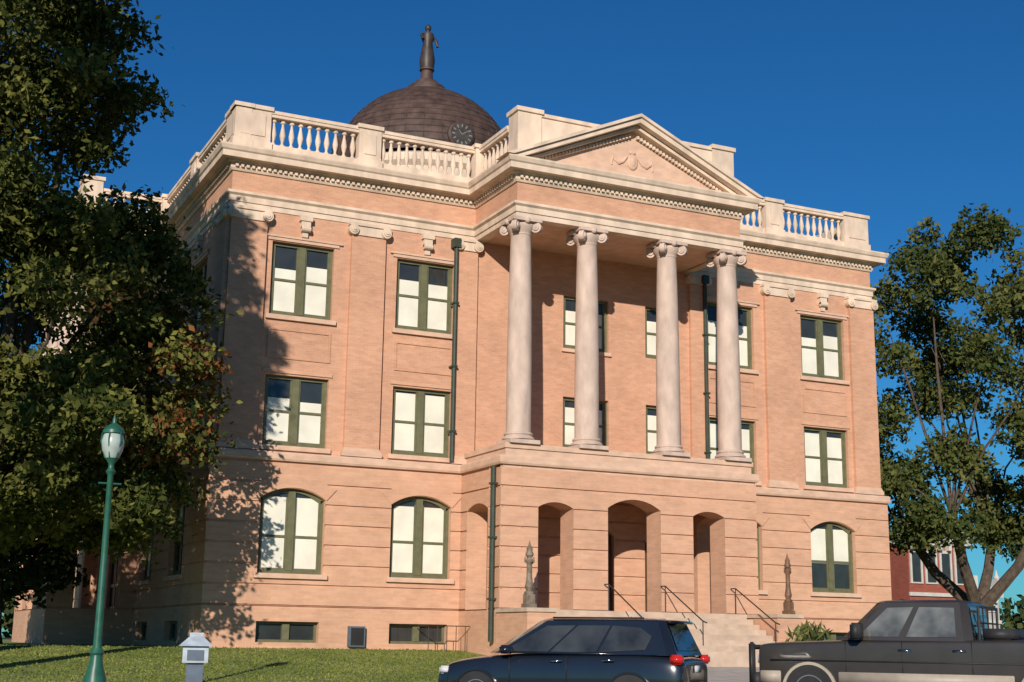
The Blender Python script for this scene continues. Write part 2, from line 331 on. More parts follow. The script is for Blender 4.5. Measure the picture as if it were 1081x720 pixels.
def window_templates(wd,ht,rise,cov,double=True,low=False):
    fr=MB(); h=wd/2; B=.08 if low else .1
    fr.box(-h,-h+B,0,.1,0,ht); fr.box(h-B,h,0,.1,0,ht); fr.box(-h+B,h-B,0,.1,0,B)
    if rise==0: fr.box(-h+B,h-B,0,.1,ht-B,ht)
    else:
        o=arc(-h,h,ht,rise); i_=[(x*(h-B)/h,z-B) for x,z in o]
        for k in range(len(o)-1):
            for yy in (0,.1): fr.quad((o[k][0],yy,o[k][1]),(o[k+1][0],yy,o[k+1][1]),(i_[k+1][0],yy,i_[k+1][1]),(i_[k][0],yy,i_[k][1]))
            fr.quad((i_[k][0],0,i_[k][1]),(i_[k+1][0],0,i_[k+1][1]),(i_[k+1][0],.1,i_[k+1][1]),(i_[k][0],.1,i_[k][1]))
    if double: fr.box(-.11,.11,-.02,.1,B,ht+rise-.06)
    mz=ht*.5; cells=[(-h+B,-.11),(.11,h-B)] if double else [(-h+B,h-B)]
    for (c0,c1) in cells:
        if not low:
            fr.box(c0,c0+.05,.02,.09,.1,ht-.1+rise*.5); fr.box(c1-.05,c1,.02,.09,.1,ht-.1+rise*.5)
            fr.box(c0+.05,c1-.05,.02,.09,mz-.035,mz+.035); fr.box(c0+.05,c1-.05,.02,.09,.1,.17)
    pane=MB()
    if rise==0: pane.quad((-h+.05,.07,.05),(h-.05,.07,.05),(h-.05,.07,ht-.05),(-h+.05,.07,ht-.05))
    else:
        o=arc(-h+.05,h-.05,ht-.05,rise); pane.quad((-h+.05,.07,.05),(h-.05,.07,.05),*[(x,.07,z) for x,z in reversed(o)])
    bl=None
    if cov:
        bl=MB()
        for (c0,c1),(q0,q1) in zip(cells,cov):
            top=ht-B if rise==0 else ht+.06
            zb=.16+(top-.16)*q0; zt=.16+(top-.16)*q1
            bl.quad((c0+.05,.06,zb),(c1-.05,.06,zb),(c1-.05,.06,zt),(c0+.05,.06,zt))
        bl=bl.mesh('window_blind',BLIND,recalc=False)
    return fr.mesh('window_frame',GREEN),pane.mesh('window_pane',DKGLASS,recalc=False),bl
TP={}
def tpl(key,wd,ht,rise,covs,double=True,low=False): TP[key]=[window_templates(wd,ht,rise,c,double,low) for c in covs]
tpl('U',2.0,2.33,0,[[(0,.74),(0,.72)],[(0,.66),(0,.74)],[(0,.68),(0,.76)]])  # short blinds leave dark pane on top, imitating a reflection in the upper sash
tpl('M',2.0,2.16,0,[[(0,.97),(0,.97)],[(0,.70),(0,.66)],[(0,.95),(0,.9)]])
tpl('G',2.0,2.21,.31,[[(0,1),(0,1)],[(0,.97),(0,.97)],[(.42,1),(.42,1)]])
tpl('PU',1.75,1.85,0,[[(0,.76),(0,.76)]]); tpl('PM',1.75,1.75,0,[[(0,.85),(0,.85)]])
tpl('PS',.95,1.85,0,[[(0,.76)]],double=False); tpl('PT',.95,1.75,0,[[(0,.85)]],double=False)
tpl('B',1.9,.6,0,[None],low=True)
def put_window(kind,var,M):
    fr,pa,bl=TP[kind][var%len(TP[kind])]
    o=part('window',fr,M); place('pane',pa,M,o)
    if bl: place('blind',bl,M,o)
GRV=[.95+.6*i for i in range(8)]
SILL=MB(); SILL.box(-1.12,1.12,-.1,.02,-.14,0); SILLM=SILL.mesh('sill',TRIM)
SILLP=MB(); SILLP.box(-.95,.95,-.08,.02,-.12,0); SILLPM=SILLP.mesh('sill',TRIM)
def facade(FR,H):
    xsW=[-10.05,-5.93,5.93,10.05]
    if H>13: xsW=[-10.9,-6.3,6.3,10.9]
    up=[];gd=[]
    for x in xsW:
        up+= [(x-1,x+1,5.68,7.84,0),(x-1,x+1,9.70,12.03,0)]
        gd+= [(x-1,x+1,1.88,4.09,.31),(x-.95,x+.95,-.1,.5,0)]
    pc=[(-.875,.875,9.70,11.55,0),(2.35,3.3,9.70,11.55,0),(-.875,.875,6.3,8.05,0),(2.35,3.3,6.3,8.05,0)]
    mb=MB(); wall(mb,-H,H,5.3,13.1,up+pc,y=0); part('wall',mb.mesh('upper_wall',BRICK),FR)
    dr=[(-.95,.95,.95,3.5,.35),(-3.35,-2.15,.95,3.3,.25),(2.15,3.35,.95,3.3,.25)]
    mb=MB(); wall(mb,-H-.2,H+.2,-.6,5.32,gd+dr,GRV,y=-.2); part('wall',mb.mesh('ground_wall',BRICK2),FR)
    for i,x in enumerate(xsW):
        v={0:(1,1,0),1:(0,0,1),2:(0,2,1),3:(1,2,2)}[i]
        put_window('U',v[0],FR@T(x,.14,9.70)); put_window('M',v[1],FR@T(x,.14,5.68)); put_window('G',v[2],FR@T(x,-.02,1.88)); put_window('B',0,FR@T(x,0,-.1))
        for z in (9.70,5.68): part('sill',SILLM,FR@T(x,0,z))
        part('sill',SILLM,FR@T(x,-.2,1.88))
        mb=MB()
        for (za,zb) in ((8.35,9.3),):
            mb.box(-1,1,-.03,0,zb-.07,zb); mb.box(-1,1,-.03,0,za,za+.07); mb.box(-1,-.93,-.03,0,za+.07,zb-.07); mb.box(.93,1,-.03,0,za+.07,zb-.07)
        part('apron_panel',mb.mesh('apron_panel',BRICK),FR@T(x,-.002,0))
        mb=MB(); mb.box(-1.15,1.15,-.045,0,12.06,12.16); mb.box(-1.25,1.25,-.08,0,12.16,12.22); part('lintel',mb.mesh('lintel',TRIM),FR@T(x,-.002,0))
        mb=MB(); mb.box(-1.1,1.1,-.04,0,7.9,8.02); part('lintel',mb.mesh('lintel',BRICK2),FR@T(x,-.002,0))
        mb=MB(); mb.box(-.2,.2,-.2,0,12.76,12.93); mb.box(-.15,.15,-.16,0,12.5,12.76); mb.cyl((0,-.14,12.5),(1,0,0),.09,.3,10); mb.box(-.09,.09,-.1,0,12.25,12.46)
        part('keystone_bracket',mb.mesh('keystone_bracket',STONE,True),FR@T(x,-.002,0))
        mb=MB(); o=arc(-1.02,1.02,4.09,.33); o2=[(q[0]*1.3,q[1]+.34) for q in o]
        for k in range(len(o)-1):
            mb.quad((o[k][0],-.235,o[k][1]),(o[k+1][0],-.235,o[k+1][1]),(o2[k+1][0],-.235,o2[k+1][1]),(o2[k][0],-.235,o2[k][1]))
            mb.quad((o2[k][0],-.235,o2[k][1]),(o2[k+1][0],-.235,o2[k+1][1]),(o2[k+1][0],-.2,o2[k+1][1]),(o2[k][0],-.2,o2[k][1]))
            mb.quad((o[k][0],-.235,o[k][1]),(o[k+1][0],-.235,o[k+1][1]),(o[k+1][0],-.2,o[k+1][1]),(o[k][0],-.2,o[k][1]))
        part('arch_hood',mb.mesh('arch_hood',BRICK2),FR@T(x,-.001,0))
    for z,k in ((9.70,'PU'),(6.3,'PM')): put_window(k,0,FR@T(0,.12,z)); part('sill',SILLPM,FR@T(0,0,z))
    for z,k in ((9.70,'PS'),(6.3,'PT')):
        put_window(k,0,FR@T(2.825,.12,z))
    for (x,wd,ht,rs) in ((0,1.9,2.55,.35),(-2.75,1.2,2.35,.25),(2.75,1.2,2.35,.25)):
        mb=MB(); h=wd/2; o=arc(-h,h,ht,rs)
        mb.quad((-h,.06,0),(h,.06,0),*[(q[0],.06,q[1]) for q in reversed(o)])
        for sx in ([-h/2,h/2] if wd>1.5 else [0]):
            q=(h/2 if wd>1.5 else h)-.06
            mb.box(sx-q,sx-q+.1,.0,.05,.05,ht-.3); mb.box(sx+q-.1,sx+q,.0,.05,.05,ht-.3)
            for zz in (.05,.9,ht-.4): mb.box(sx-q+.1,sx+q-.1,.0,.05,zz,zz+.12)
        part('door',mb.mesh('door',DOORM),FR@T(x,-.1,.95))
    pls=[(-7.95,.57),(7.95,.57),(-4.5,.36),(4.5,.36),(-H+.58,.57),(H-.58,.57)]
    if H>13: pls=[(-8.6,.57),(8.6,.57),(-4.5,.36),(4.5,.36),(-H+.58,.57),(H-.58,.57)]
    for (x,h) in pls:
        mb=MB(); y0=-.13
        mb.box(-h,h,y0,0,5.75,12.62); o=part('pilaster',mb.mesh('pilaster',BRICK),FR@T(x,0,0))
        mb=MB(); mb.box(-h-.08,h+.08,y0-.07,0,5.5,5.64); mb.box(-h-.05,h+.05,y0-.04,0,5.64,5.7); mb.box(-h-.02,h+.02,y0-.02,0,5.7,5.76); place('base',mb.mesh('base',TRIM),FR@T(x,0,0),o)
        mb=MB(); mb.box(-h-.12,h+.12,y0-.1,0,12.86,12.95); mb.box(-h,h,y0-.05,0,12.56,12.86)
        for s in (-1,1):
            for rr,yy in ((.17,y0-.12),(.11,y0-.15),(.05,y0-.18)): mb.cyl((s*(h-.02),(yy)/2,12.72),(0,1,0),rr,-yy,14)
        place('capital',mb.mesh('capital',STONE,True),FR@T(x,0,0),o)
facade(SF,12.42); facade(WF,14.6)
mb=MB(); mb.quad((X1,Y0,5.3),(X1,Y1,5.3),(X1,Y1,13.1),(X1,Y0,13.1)); mb.quad((X0,Y1,5.3),(X1,Y1,5.3),(X1,Y1,13.1),(X0,Y1,13.1))
part('wall',mb.mesh('rear_wall',BRICK),I4)
mb=MB(); mb.quad((X1+.2,Y0-.2,-.6),(X1+.2,Y1+.2,-.6),(X1+.2,Y1+.2,5.32),(X1+.2,Y0-.2,5.32)); mb.quad((X0-.2,Y1+.2,-.6),(X1+.2,Y1+.2,-.6),(X1+.2,Y1+.2,5.32),(X0-.2,Y1+.2,5.32))
part('wall',mb.mesh('rear_ground_wall',BRICK2),I4)
def outline(p,q,g=0):
    return [(X0-g,Y0-g),(CX-p,Y0-g),(CX-p,Y0-q),(CX+p,Y0-q),(CX+p,Y0-g),(X1+g,Y0-g),(X1+g,CY-p),(X1+q,CY-p),(X1+q,CY+p),(X1+g,CY+p),(X1+g,Y1+g),
     (CX+p,Y1+g),(CX+p,Y1+q),(CX-p,Y1+q),(CX-p,Y1+g),(X0-g,Y1+g),(X0-g,CY+p),(X0-q,CY+p),(X0-q,CY-p),(X0-g,CY-p)]
def offs(pl,d):
    n=len(pl); out=[]
    for i in range(n):
        a_=Vector(pl[i-1]);b_=Vector(pl[i]);c_=Vector(pl[(i+1)%n])
        e1=(b_-a_).normalized(); e2=(c_-b_).normalized(); n1=Vector((e1.y,-e1.x)); n2=Vector((e2.y,-e2.x))
        q=b_+(n1+n2)*d; out.append((q.x,q.y))
    return out
def sweep(pl,prof):
    mb=MB(); rs=[offs(pl,d) for d,z in prof]; n=len(pl)
    for j in range(len(prof)-1):
        for i in range(n):
            k=(i+1)%n; mb.quad((*rs[j][i],prof[j][1]),(*rs[j][k],prof[j][1]),(*rs[j+1][k],prof[j+1][1]),(*rs[j+1][i],prof[j+1][1]))
    return mb
UP=outline(4.2,3.15)
mb=sweep(UP,[(-.3,12.95),(.03,12.95),(.03,13.12),(.07,13.12),(.07,13.3),(.15,13.36),(.15,13.44),(.0,13.47)]); part('architrave',mb.mesh('architrave',STONE),I4)
mb=sweep(UP,[(0,13.4),(0,14.2)]); part('frieze',mb.mesh('frieze',BRICK),I4)
mb=sweep(UP,[(0,14.1),(.05,14.1),(.09,14.17),(.09,14.32),(.2,14.34),(.24,14.4),(.44,14.4),(.44,14.58),(.49,14.62),(.54,14.73),(.54,14.78),(.2,14.88),(-.3,14.9)])
for i in range(len(UP)):
    a_=Vector(UP[i]); b_=Vector(UP[(i+1)%len(UP)]); L=(b_-a_).length; e=(b_-a_).normalized(); n=Vector((e.y,-e.x)); k=int(L/.17)
    if a_.x>CX+5 and not(a_.y<41 and b_.y<41): continue
    for j in range(k):
        c=a_+e*((j+.5)*L/k)+n*.13; hx=abs(e.x)*.045+abs(n.x)*.04; hy=abs(e.y)*.045+abs(n.y)*.04
        mb.box(c.x-hx,c.x+hx,c.y-hy,c.y+hy,14.2,14.325)
part('cornice',mb.mesh('cornice',STONE),I4)
GP=outline(4.6,3.15,.2)
mb=sweep(GP,[(-.02,5.2),(.05,5.2),(.08,5.26),(.08,5.42),(.04,5.47),(-.22,5.5)]); part('belt_course',mb.mesh('belt_course',TRIM),I4)
mb=MB(); o=offs(UP,-.05); mb.quad(*[(x,y,14.87) for x,y in o]); part('roof',mb.mesh('roof',ROOF,recalc=False),I4)
# portico
def baluster_mesh():
    mb=MB(); mb.lathe([(.08,0),(.08,.07),(.045,.1),(.04,.16),(.08,.3),(.092,.4),(.068,.55),(.04,.7),(.04,.76),(.08,.8),(.08,.9)],10); return mb.mesh('baluster',STONE,True)
BAL=baluster_mesh(); BZ=.1
def balus(FR,x0,x1,y,n,axis='x'):
    M=FR@(T(0,y,BZ) if axis=='x' else T(y,0,BZ)@RZ(90))
    mb=MB(); mb.box(x0,x1,-.17,.17,14.7,15.06); mb.box(x0,x1,-.17,.17,15.96,16.06); mb.box(x0-.0,x1+.0,-.2,.2,16.06,16.17)
    o=part('balustrade',mb.mesh('balustrade',STONE),M)
    for i in range(n):
        x=x0+(i+.5)*(x1-x0)/n
        place('baluster',BAL,M@T(x,0,15.06),o)
def pedestal(FR,x0,x1,y0,y1):
    mb=MB(); mb.box(x0,x1,y0,y1,14.7,16.12); mb.box(x0-.05,x1+.05,y0-.05,y1+.05,14.7,15.08); mb.box(x0-.06,x1+.06,y0-.06,y1+.06,16.12,16.25)
    mb.box(x0+.18,x1-.18,y0-.03,y0+.02,15.25,15.95)
    part('parapet_pedestal',mb.mesh('parapet_pedestal',STONE),FR@T(0,0,BZ))
def portico(FR,H):
    ops=[(-.95,.95,.95,4.08,.3),(-3.35,-2.15,.95,3.98,.17),(2.15,3.35,.95,3.98,.17)]
    mb=MB(); wall(mb,-4.6,4.6,-.6,5.22,ops,GRV,y=-3.15,back=-2.3); part('portico_wall',mb.mesh('portico_wall',BRICK2),FR)
    for s in (-1,1):
        mb=MB(); M=FR@T(4.6*s,0)@RZ(-90 if s<0 else 90)
        if s<0: wall(mb,.2,3.15,-.6,5.22,[(.7,2.25,.95,3.95,.2)],GRV,y=0,back=.7)
        else: wall(mb,-3.15,-.2,-.6,5.22,[(-2.25,-.7,.95,3.95,.2)],GRV,y=0,back=.7)
        part('portico_wall',mb.mesh('portico_side_wall',BRICK2),M)
    mb=MB(); mb.box(-4.5,4.5,-3.05,-.2,-.6,.95); part('porch_floor',mb.mesh('porch_floor',CONC),FR)
    mb=MB(); mb.box(-4.55,4.55,-3.12,-.0,5.03,5.48); mb.box(-4.45,4.45,-3.12,-.0,5.48,5.7);mb.box(-4.5,4.5,-3.17,-.0,5.7,5.85); part('balcony_slab',mb.mesh('balcony_slab',TRIM),FR)
    mb=MB(); mb.box(-4.05,4.05,-3.0,.0,12.98,13.3); part('porch_ceiling',mb.mesh('porch_ceiling',TRIM),FR)
    sh=MB(); pr=[]
    for i in range(15):
        t=i/14; z=6.22+t*(12.42-6.22); r_=.385-.065*max(0,(t-.3)/.7)**1.6; pr.append((r_,z))
    pr=[(.41,6.2)]+pr+[(.33,12.44),(.35,12.47),(.33,12.5)]; sh.lathe(pr,32); SHM=sh.mesh('column_shaft',STONE2,True)
    ba=MB(); ba.box(-.5,.5,-.5,.5,5.85,5.97); ba.lathe([(.44,5.97),(.5,6.0),(.5,6.05),(.45,6.09),(.42,6.12),(.45,6.15),(.45,6.19),(.41,6.22)],28); BAM=ba.mesh('column_base',STONE2,True)
    ca=MB(); ca.box(-.5,.5,-.5,.5,12.84,12.95); ca.lathe([(.33,12.48),(.36,12.55),(.44,12.65),(.46,12.74),(.4,12.84)],24)
    for sx in (-1,1):
        for sy in (-1,1):
            d=Vector((sx,sy,0)).normalized(); t=Vector((-d.y,d.x,0)); c=d*.52+Vector((0,0,12.68))
            ca.cyl(c,t,.17,.16,14); ca.cyl(c,t,.1,.24,12); ca.cyl(c,t,.04,.28,8)
            ca.tube([tuple(d*.45+Vector((0,0,12.8))),tuple(d*.66+Vector((0,0,12.9)))],[.1,.06],8)
    for s in range(4):
        an=s*math.pi/2; ca.ball((.47*math.cos(an),.47*math.sin(an),12.86),.1,.1,.1,8,6)
    CAM=ca.mesh('column_capital',STONE2,True)
    for x in (-3.87,-1.5,1.5,3.87):
        o=part('column',SHM,FR@T(x,-2.78)); place('base',BAM,FR@T(x,-2.78),o); place('capital',CAM,FR@T(x,-2.78),o)
    ap=16.78; lz_=14.79; W=4.74
    def chev(mb,w0,z0,apx,th,y0,y1):
        s=(apx-z0)/w0; q=th*math.sqrt(1+s*s); iw=w0-q/s
        for sg in (-1,1):
            P=[(sg*w0,z0),(0,apx),(0,apx-q),(sg*iw,z0)]
            n=len(mb.v)
            mb.v+=[(x,y0,z) for x,z in P]+[(x,y1,z) for x,z in P]
            for fc in ((0,1,2,3),(4,5,6,7),(0,1,5,4),(2,3,7,6),(0,3,7,4)): mb.f.append(tuple(n+i for i in fc))
    mb=MB(); chev(mb,W+.1,lz_,ap+.17,.1,-3.74,-2.9); chev(mb,W-.12,lz_,ap+.055,.16,-3.66,-2.9); chev(mb,W-.6,lz_,ap-.145,.1,-3.42,-2.9); 
    s_=(ap-lz_)/W; n=28
    for sg in (-1,1):
        for i in range(n):
            x=sg*(.1+(W-1.3)*(i+.5)/n); z=ap-.41-abs(x)*s_; mb.box(x-.04,x+.04,-3.25,-3.1,z-.05,z+.05)
    o=part('pediment',mb.mesh('pediment_cornice',STONE),FR)
    mb=MB(); mb.quad((-W+.2,-3.12,14.7),(W-.2,-3.12,14.7),(0,-3.12,ap-.05)); place('tympanum',mb.mesh('tympanum',TRIM,recalc=False),FR,o)
    mb=MB(); mb.ball((0,-3.14,15.45),.2,.06,.27,16,10); mb.ball((0,-3.18,15.45),.1,.04,.16,12,8); mb.ball((0,-3.14,15.78),.13,.04,.08)
    for sg in (-1,1):
        mb.tube([(sg*.2,-3.13,15.62),(sg*.36,-3.13,15.42),(sg*.52,-3.13,15.34),(sg*.68,-3.13,15.44),(sg*.74,-3.13,15.56)],[.04,.05,.055,.04,.03],8)
        mb.tube([(sg*.74,-3.13,15.56),(sg*.78,-3.13,15.38),(sg*.78,-3.13,15.25)],[.04,.035,.025],8)
    place('relief_ornament',mb.mesh('relief_ornament',TRIM,True),FR,o)
    mb=MB(); mb.box(-4.0,4.0,-2.9,-2.45,14.87,16.5); mb.box(-4.06,4.06,-2.96,-2.39,16.5,16.62)
    for s in (-1,1): mb.box(s*3.7-.42,s*3.7+.42,-2.98,-2.3,14.87,16.56); mb.box(s*3.7-.48,s*3.7+.48,-3.04,-2.24,16.56,16.7)
    mb.box(-4.1,4.1,-3.0,-2.35,14.87,15.05)
    part('attic_parapet',mb.mesh('attic_parapet',STONE),FR)
    for s in (-1,1):
        balus(FR,-2.28,-.1,3.98*s,7,axis='y')
        pedestal(FR,3.98*s-.3,3.98*s+.3,-.1,.42)
    if H<13: segs=[(-H-.02,-11.3),(-8.38,-7.62)]; runs=[(-11.3,-8.38,10),(-7.62,-4.28,12)]
    else: segs=[(-H-.02,-H+1.2),(-9.4,-8.5)]; runs=[(-H+1.2,-9.4,13),(-8.5,-4.28,14)]
    for s in (-1,1):
        for (u0,u1) in segs:
            x0_,x1_=(u0,u1) if s<0 else (-u1,-u0); pedestal(FR,x0_,x1_,-.02 if abs(u0)<H-1 else .0,.5)
        for (u0,u1,n) in runs:
            x0_,x1_=(u0,u1) if s<0 else (-u1,-u0)
            balus(FR,x0_,x1_,.2,n)
portico(SF,12.42)
portico(WF,14.6)
for M in (T(X1,CY)@RZ(90),T(CX,Y1)@RZ(180)):
    mb=MB(); mb.box(-4.2,4.2,-3.1,0,-.5,13.4); part('pavilion',mb.mesh('pavilion',BRICK),M)
mb=MB(); mb.box(X1-.4,X1-.05,Y0+.6,Y1,14.87,16.2); mb.box(X0,X1-.5,Y1-.4,Y1-.05,14.87,16.2); part('rear_parapet',mb.mesh('rear_parapet',STONE),I4)
for sx in (-4.95,4.72):
    mb=MB(); mb.tube([(sx,-.2,5.55),(sx,-.2,12.9)],.075,10); mb.box(sx-.12,sx+.12,-.32,-.0,12.6,12.9)
    for z in (6.5,8.6,10.7): mb.box(sx-.1,sx+.1,-.29,0,z,z+.06)
    part('downspout',mb.mesh('downspout',DKPIPE,True),SF)
mb=MB(); mb.tube([(-4.72,-2.85,.0),(-4.72,-2.85,5.15)],.08,10)
for z in (1.2,3,4.6): mb.box(-4.82,-4.6,-2.95,-2.75,z,z+.06)
part('downspout',mb.mesh('downspout',DKPIPE,True),SF)
# stairs
mb=MB(); ns=8
for i in range(ns):
    z1=.95-(i)*.16; mb.box(-3.75,3.75,-3.35-.33*(i+1),-3.17-.0 if i==0 else -3.35-.33*i,-.9,z1-.002*i)
part('stairs',mb.mesh('stairs',CONC),SF)
for s in (-1,1):
    mb=MB(); c=4.25*s; mb.box(c-.45,c+.45,-5.2,-3.17,-.9,.84); o=part('stair_cheek_wall',mb.mesh('stair_cheek_wall',BRICK2),SF)
    mb=MB(); mb.box(c-.5,c+.5,-5.25,-3.17,.84,.95); place('coping',mb.mesh('coping',CONC),SF,o)
for x in (-1.1,.9,3.5):
    mb=MB(); mb.tube([(x,-3.45,.9),(x,-3.45,1.75)],.017,6); mb.tube([(x,-5.5,-.2),(x,-5.5,.66)],.017,6)
    mb.tube([(x,-3.2,1.75),(x,-3.45,1.75),(x,-5.5,.68),(x,-5.7,.63)],.02,6)
    part('handrail',mb.mesh('handrail',IRON,True),SF)
mb=MB()
for i in range(6): mb.tube([(-6.0+i*.3,-1.2,-.3),(-6.0+i*.3,-1.2,.45)],.012,6)
mb.tube([(-6.05,-1.2,.45),(-4.65,-1.2,.45)],.016,6); mb.tube([(-6.0,-1.2,.45),(-6.0,-.2,.45)],.016,6)
part('area_railing',mb.mesh('area_railing',IRON),SF)
mb=MB(); mb.box(-8.2,-7.7,-.38,-.2,-.2,.4); o=part('vent_box',mb.mesh('vent_box',SLATE),SF)
mb=MB(); mb.box(-8.15,-7.75,-.4,-.381,-.15,.35); place('grille',mb.mesh('grille',IRON),SF,o)
# dome
DM=T(CX-.3,CY,-.55)
mb=MB(); mb.lathe([(4.4,15.5),(4.4,19.9),(4.6,20.1),(4.6,20.4),(4.2,20.6)],48); part('drum',mb.mesh('drum',STONE,True),DM)
mb=MB(); R_=4.12; ZD=20.78; mb.lathe([(R_*math.cos(t),ZD+R_*math.sin(t)) for t in np.linspace(0,math.pi/2-.14,20)],64,cap=False)
for i in range(32):
    an=2*math.pi*i/32
    mb.tube([((R_)*math.cos(t)*math.cos(an),(R_)*math.cos(t)*math.sin(an),ZD+(R_)*math.sin(t)) for t in np.linspace(0,math.pi/2-.16,12)],.018,5)
for t in np.linspace(.1,1.3,16): mb.lathe([(R_*math.cos(t),ZD+R_*math.sin(t)-.02),((R_+.012)*math.cos(t)+.01,ZD+R_*math.sin(t)),((R_)*math.cos(t+.008),ZD+.015+R_*math.sin(t+.008))],64,cap=False)
DO=part('dome',mb.mesh('dome',COPPER,True),DM)
mb=MB(); mb.lathe([(1.15,24.72),(1.15,24.85),(.9,24.95),(.85,25.15),(.6,25.22),(.5,25.45),(.3,25.5),(.26,25.95),(.34,26.0),(.34,26.08),(.2,26.12)],24); place('lantern_base',mb.mesh('lantern_base',COPPER,True),DM,DO)
mb=MB(); mb.lathe([(.32,26.1),(.36,26.5),(.28,27.0),(.22,27.35),(.3,27.6),(.26,27.8),(.1,27.9),(.09,28.0)],14); mb.ball((0,0,28.1),.15,.16,.18)
mb.tube([(.22,0,27.72),(.42,-.05,27.5),(.44,-.12,27.2)],[.09,.07,.06],8); mb.tube([(-.22,0,27.75),(-.36,-.05,27.7),(-.3,-.18,27.45)],[.09,.07,.06],8)
place('roof_statue',mb.mesh('roof_statue',BRONZE,True),DM,DO)
CLK=mat('weathered_clock_face',(.05,.045,.04),.5,.3,5); CLH=mat('pale_clock_mark',(.2,.18,.16),.5,.1,5)
for an in (0,90,180,270):
    M=DM@RZ(an)@T(0,.1,-.35)
    mb=MB(); mb.lathe([(.6,0),(.6,.5),(.52,.56)],24); me=mb.mesh('clock_dormer',COPPER,True); me.transform(T(0,-4.1,21.85)@Matrix.Rotation(math.radians(90),4,'X')@T(0,0,-.35)); 
    c=place('clock',me,M,DO); yf=-4.33
    mb=MB(); 
    for q in range(24):
        t0=2*math.pi*q/24;t1=2*math.pi*(q+1)/24
        mb.quad((0,yf,21.85),(.5*math.cos(t0),yf,21.85+.5*math.sin(t0)),(.5*math.cos(t1),yf,21.85+.5*math.sin(t1)))
    place('clock_face',mb.mesh('clock_face',CLK),M,c)
    mb=MB()
    for q in range(12):
        t0=2*math.pi*q/12; d=Vector((math.cos(t0),0,math.sin(t0))); s_=Vector((-d.z,0,d.x))*.03; o_=Vector((0,yf-.005,21.85))
        mb.quad(o_+d*.32-s_,o_+d*.32+s_,o_+d*.46+s_,o_+d*.46-s_)
    for t0,L in ((.6,.36),(2.3,.24)):
        d=Vector((math.cos(t0),0,math.sin(t0))); s_=Vector((-d.z,0,d.x))*.028; o_=Vector((0,yf-.01,21.85)); mb.quad(o_-s_,o_+s_,o_+d*L+s_*.4,o_+d*L-s_*.4)
    place('clock_hand',mb.mesh('clock_hand',CLH),M,c)
# ---------------------------------------------------------------- lamp standards on cheek walls
def lamp_standard(M,lab,m,k,kz=1):
    o=thing('bronze_lamp_standard',M,lab,'lamp'); S_=Matrix.Diagonal((k,k,kz,1))
    def pl(nm,mb): me=mb.mesh(nm,m,True); me.transform(S_); place(nm,me,M,o)
    mb=MB(); mb.box(-.24,.24,-.24,.24,0,.12); mb.box(-.19,.19,-.19,.19,.12,.4); mb.lathe([(.2,.4),(.22,.44),(.15,.5)],16); pl('base',mb)
    mb=MB(); mb.lathe([(.12,.5),(.19,.62),(.15,.75),(.12,.9),(.11,1.3),(.15,1.36),(.17,1.42),(.1,1.5)],16); pl('post',mb)
    mb=MB(); mb.lathe([(.1,1.5),(.17,1.56),(.17,1.62),(.12,1.7),(.13,1.78),(.06,1.86),(.03,1.95),(.01,2.02)],16)
    for q in range(4): mb.tube([(.08*math.cos(q*1.57),.08*math.sin(q*1.57),1.3),(.22*math.cos(q*1.57),.22*math.sin(q*1.57),1.38),(.2*math.cos(q*1.57),.2*math.sin(q*1.57),1.52)],.025,6)
    pl('finial',mb)
lamp_standard(T(CX-4.5,35.1,.95),'greenish bronze lamp standard on the stair cheek wall',VERD,.68,.93)
lamp_standard(T(CX+4.45,35.1,.95),'brown bronze lamp standard on the stair cheek wall',BROWNB,.6,.93)
def shrub(x,y,z,r,n,lab,pal,sz=.16,spiky=False):
    P=rng.normal(size=(n,3)); P/=np.linalg.norm(P,axis=1,keepdims=True); P*=r*rng.uniform(.4,1.05,(n,1)); P[:,2]=np.abs(P[:,2])*(1.3 if spiky else .9)
    if spiky: P[:,:2]*=rng.uniform(.3,1.1,(n,1))
    t=rng.uniform(0,1,(n,1)); o=thing('shrub',T(x,y,z),lab,'plant')
    place('foliage',leafmesh('foliage',P,sz,np.array(pal[0])*(1-t)+np.array(pal[1])*t,up=.4,elong=5 if spiky else 1.8),T(x,y,z),o)
    mb=MB()
    for i in range(5): 
        q=Vector(rng.normal(0,.3,3)); mb.tube([(0,0,-.05),(q.x*r,q.y*r,r*.5)],[.03,.01],5)
    place('stem',mb.mesh('stem',BARK),T(x,y,z),o)
shrub(25.9,33.4,-.6,.95,900,'spiky green shrub beside the stairs',((.06,.09,.03),(.24,.26,.09)),.42,True)
shrub(27.6,34.4,-.55,.6,700,'low green shrub beside the stairs',((.05,.06,.02),(.16,.15,.05)))
# grass blades on the visible lawn
n=46000; P=np.stack([rng.uniform(-2,28,n),rng.uniform(26.35,39.6,n),np.zeros(n)],1); 
k=~((P[:,0]>19.1)&(P[:,0]<24.9)&(P[:,1]<34.3)) & ~((P[:,0]>17)&(P[:,0]<27)&(P[:,1]>33)); P=P[k]; n=len(P)
P[:,2]=-1.12+(P[:,1]-26.3)/13.2*.85+.01
t=np.clip(rng.uniform(0,1,(n,1))*.6+.4*(.5+.5*np.sin(P[:,[0]]*1.3+2*np.sin(P[:,[1]]*.9))),0,1); cc=np.array((.11,.17,.03))*(1-t)+np.array((.30,.32,.08))*t
place('grass',leafmesh('grass',P,.07,cc,elong=2.0,up=.2),label='patchy mown green lawn grass',kind='stuff')
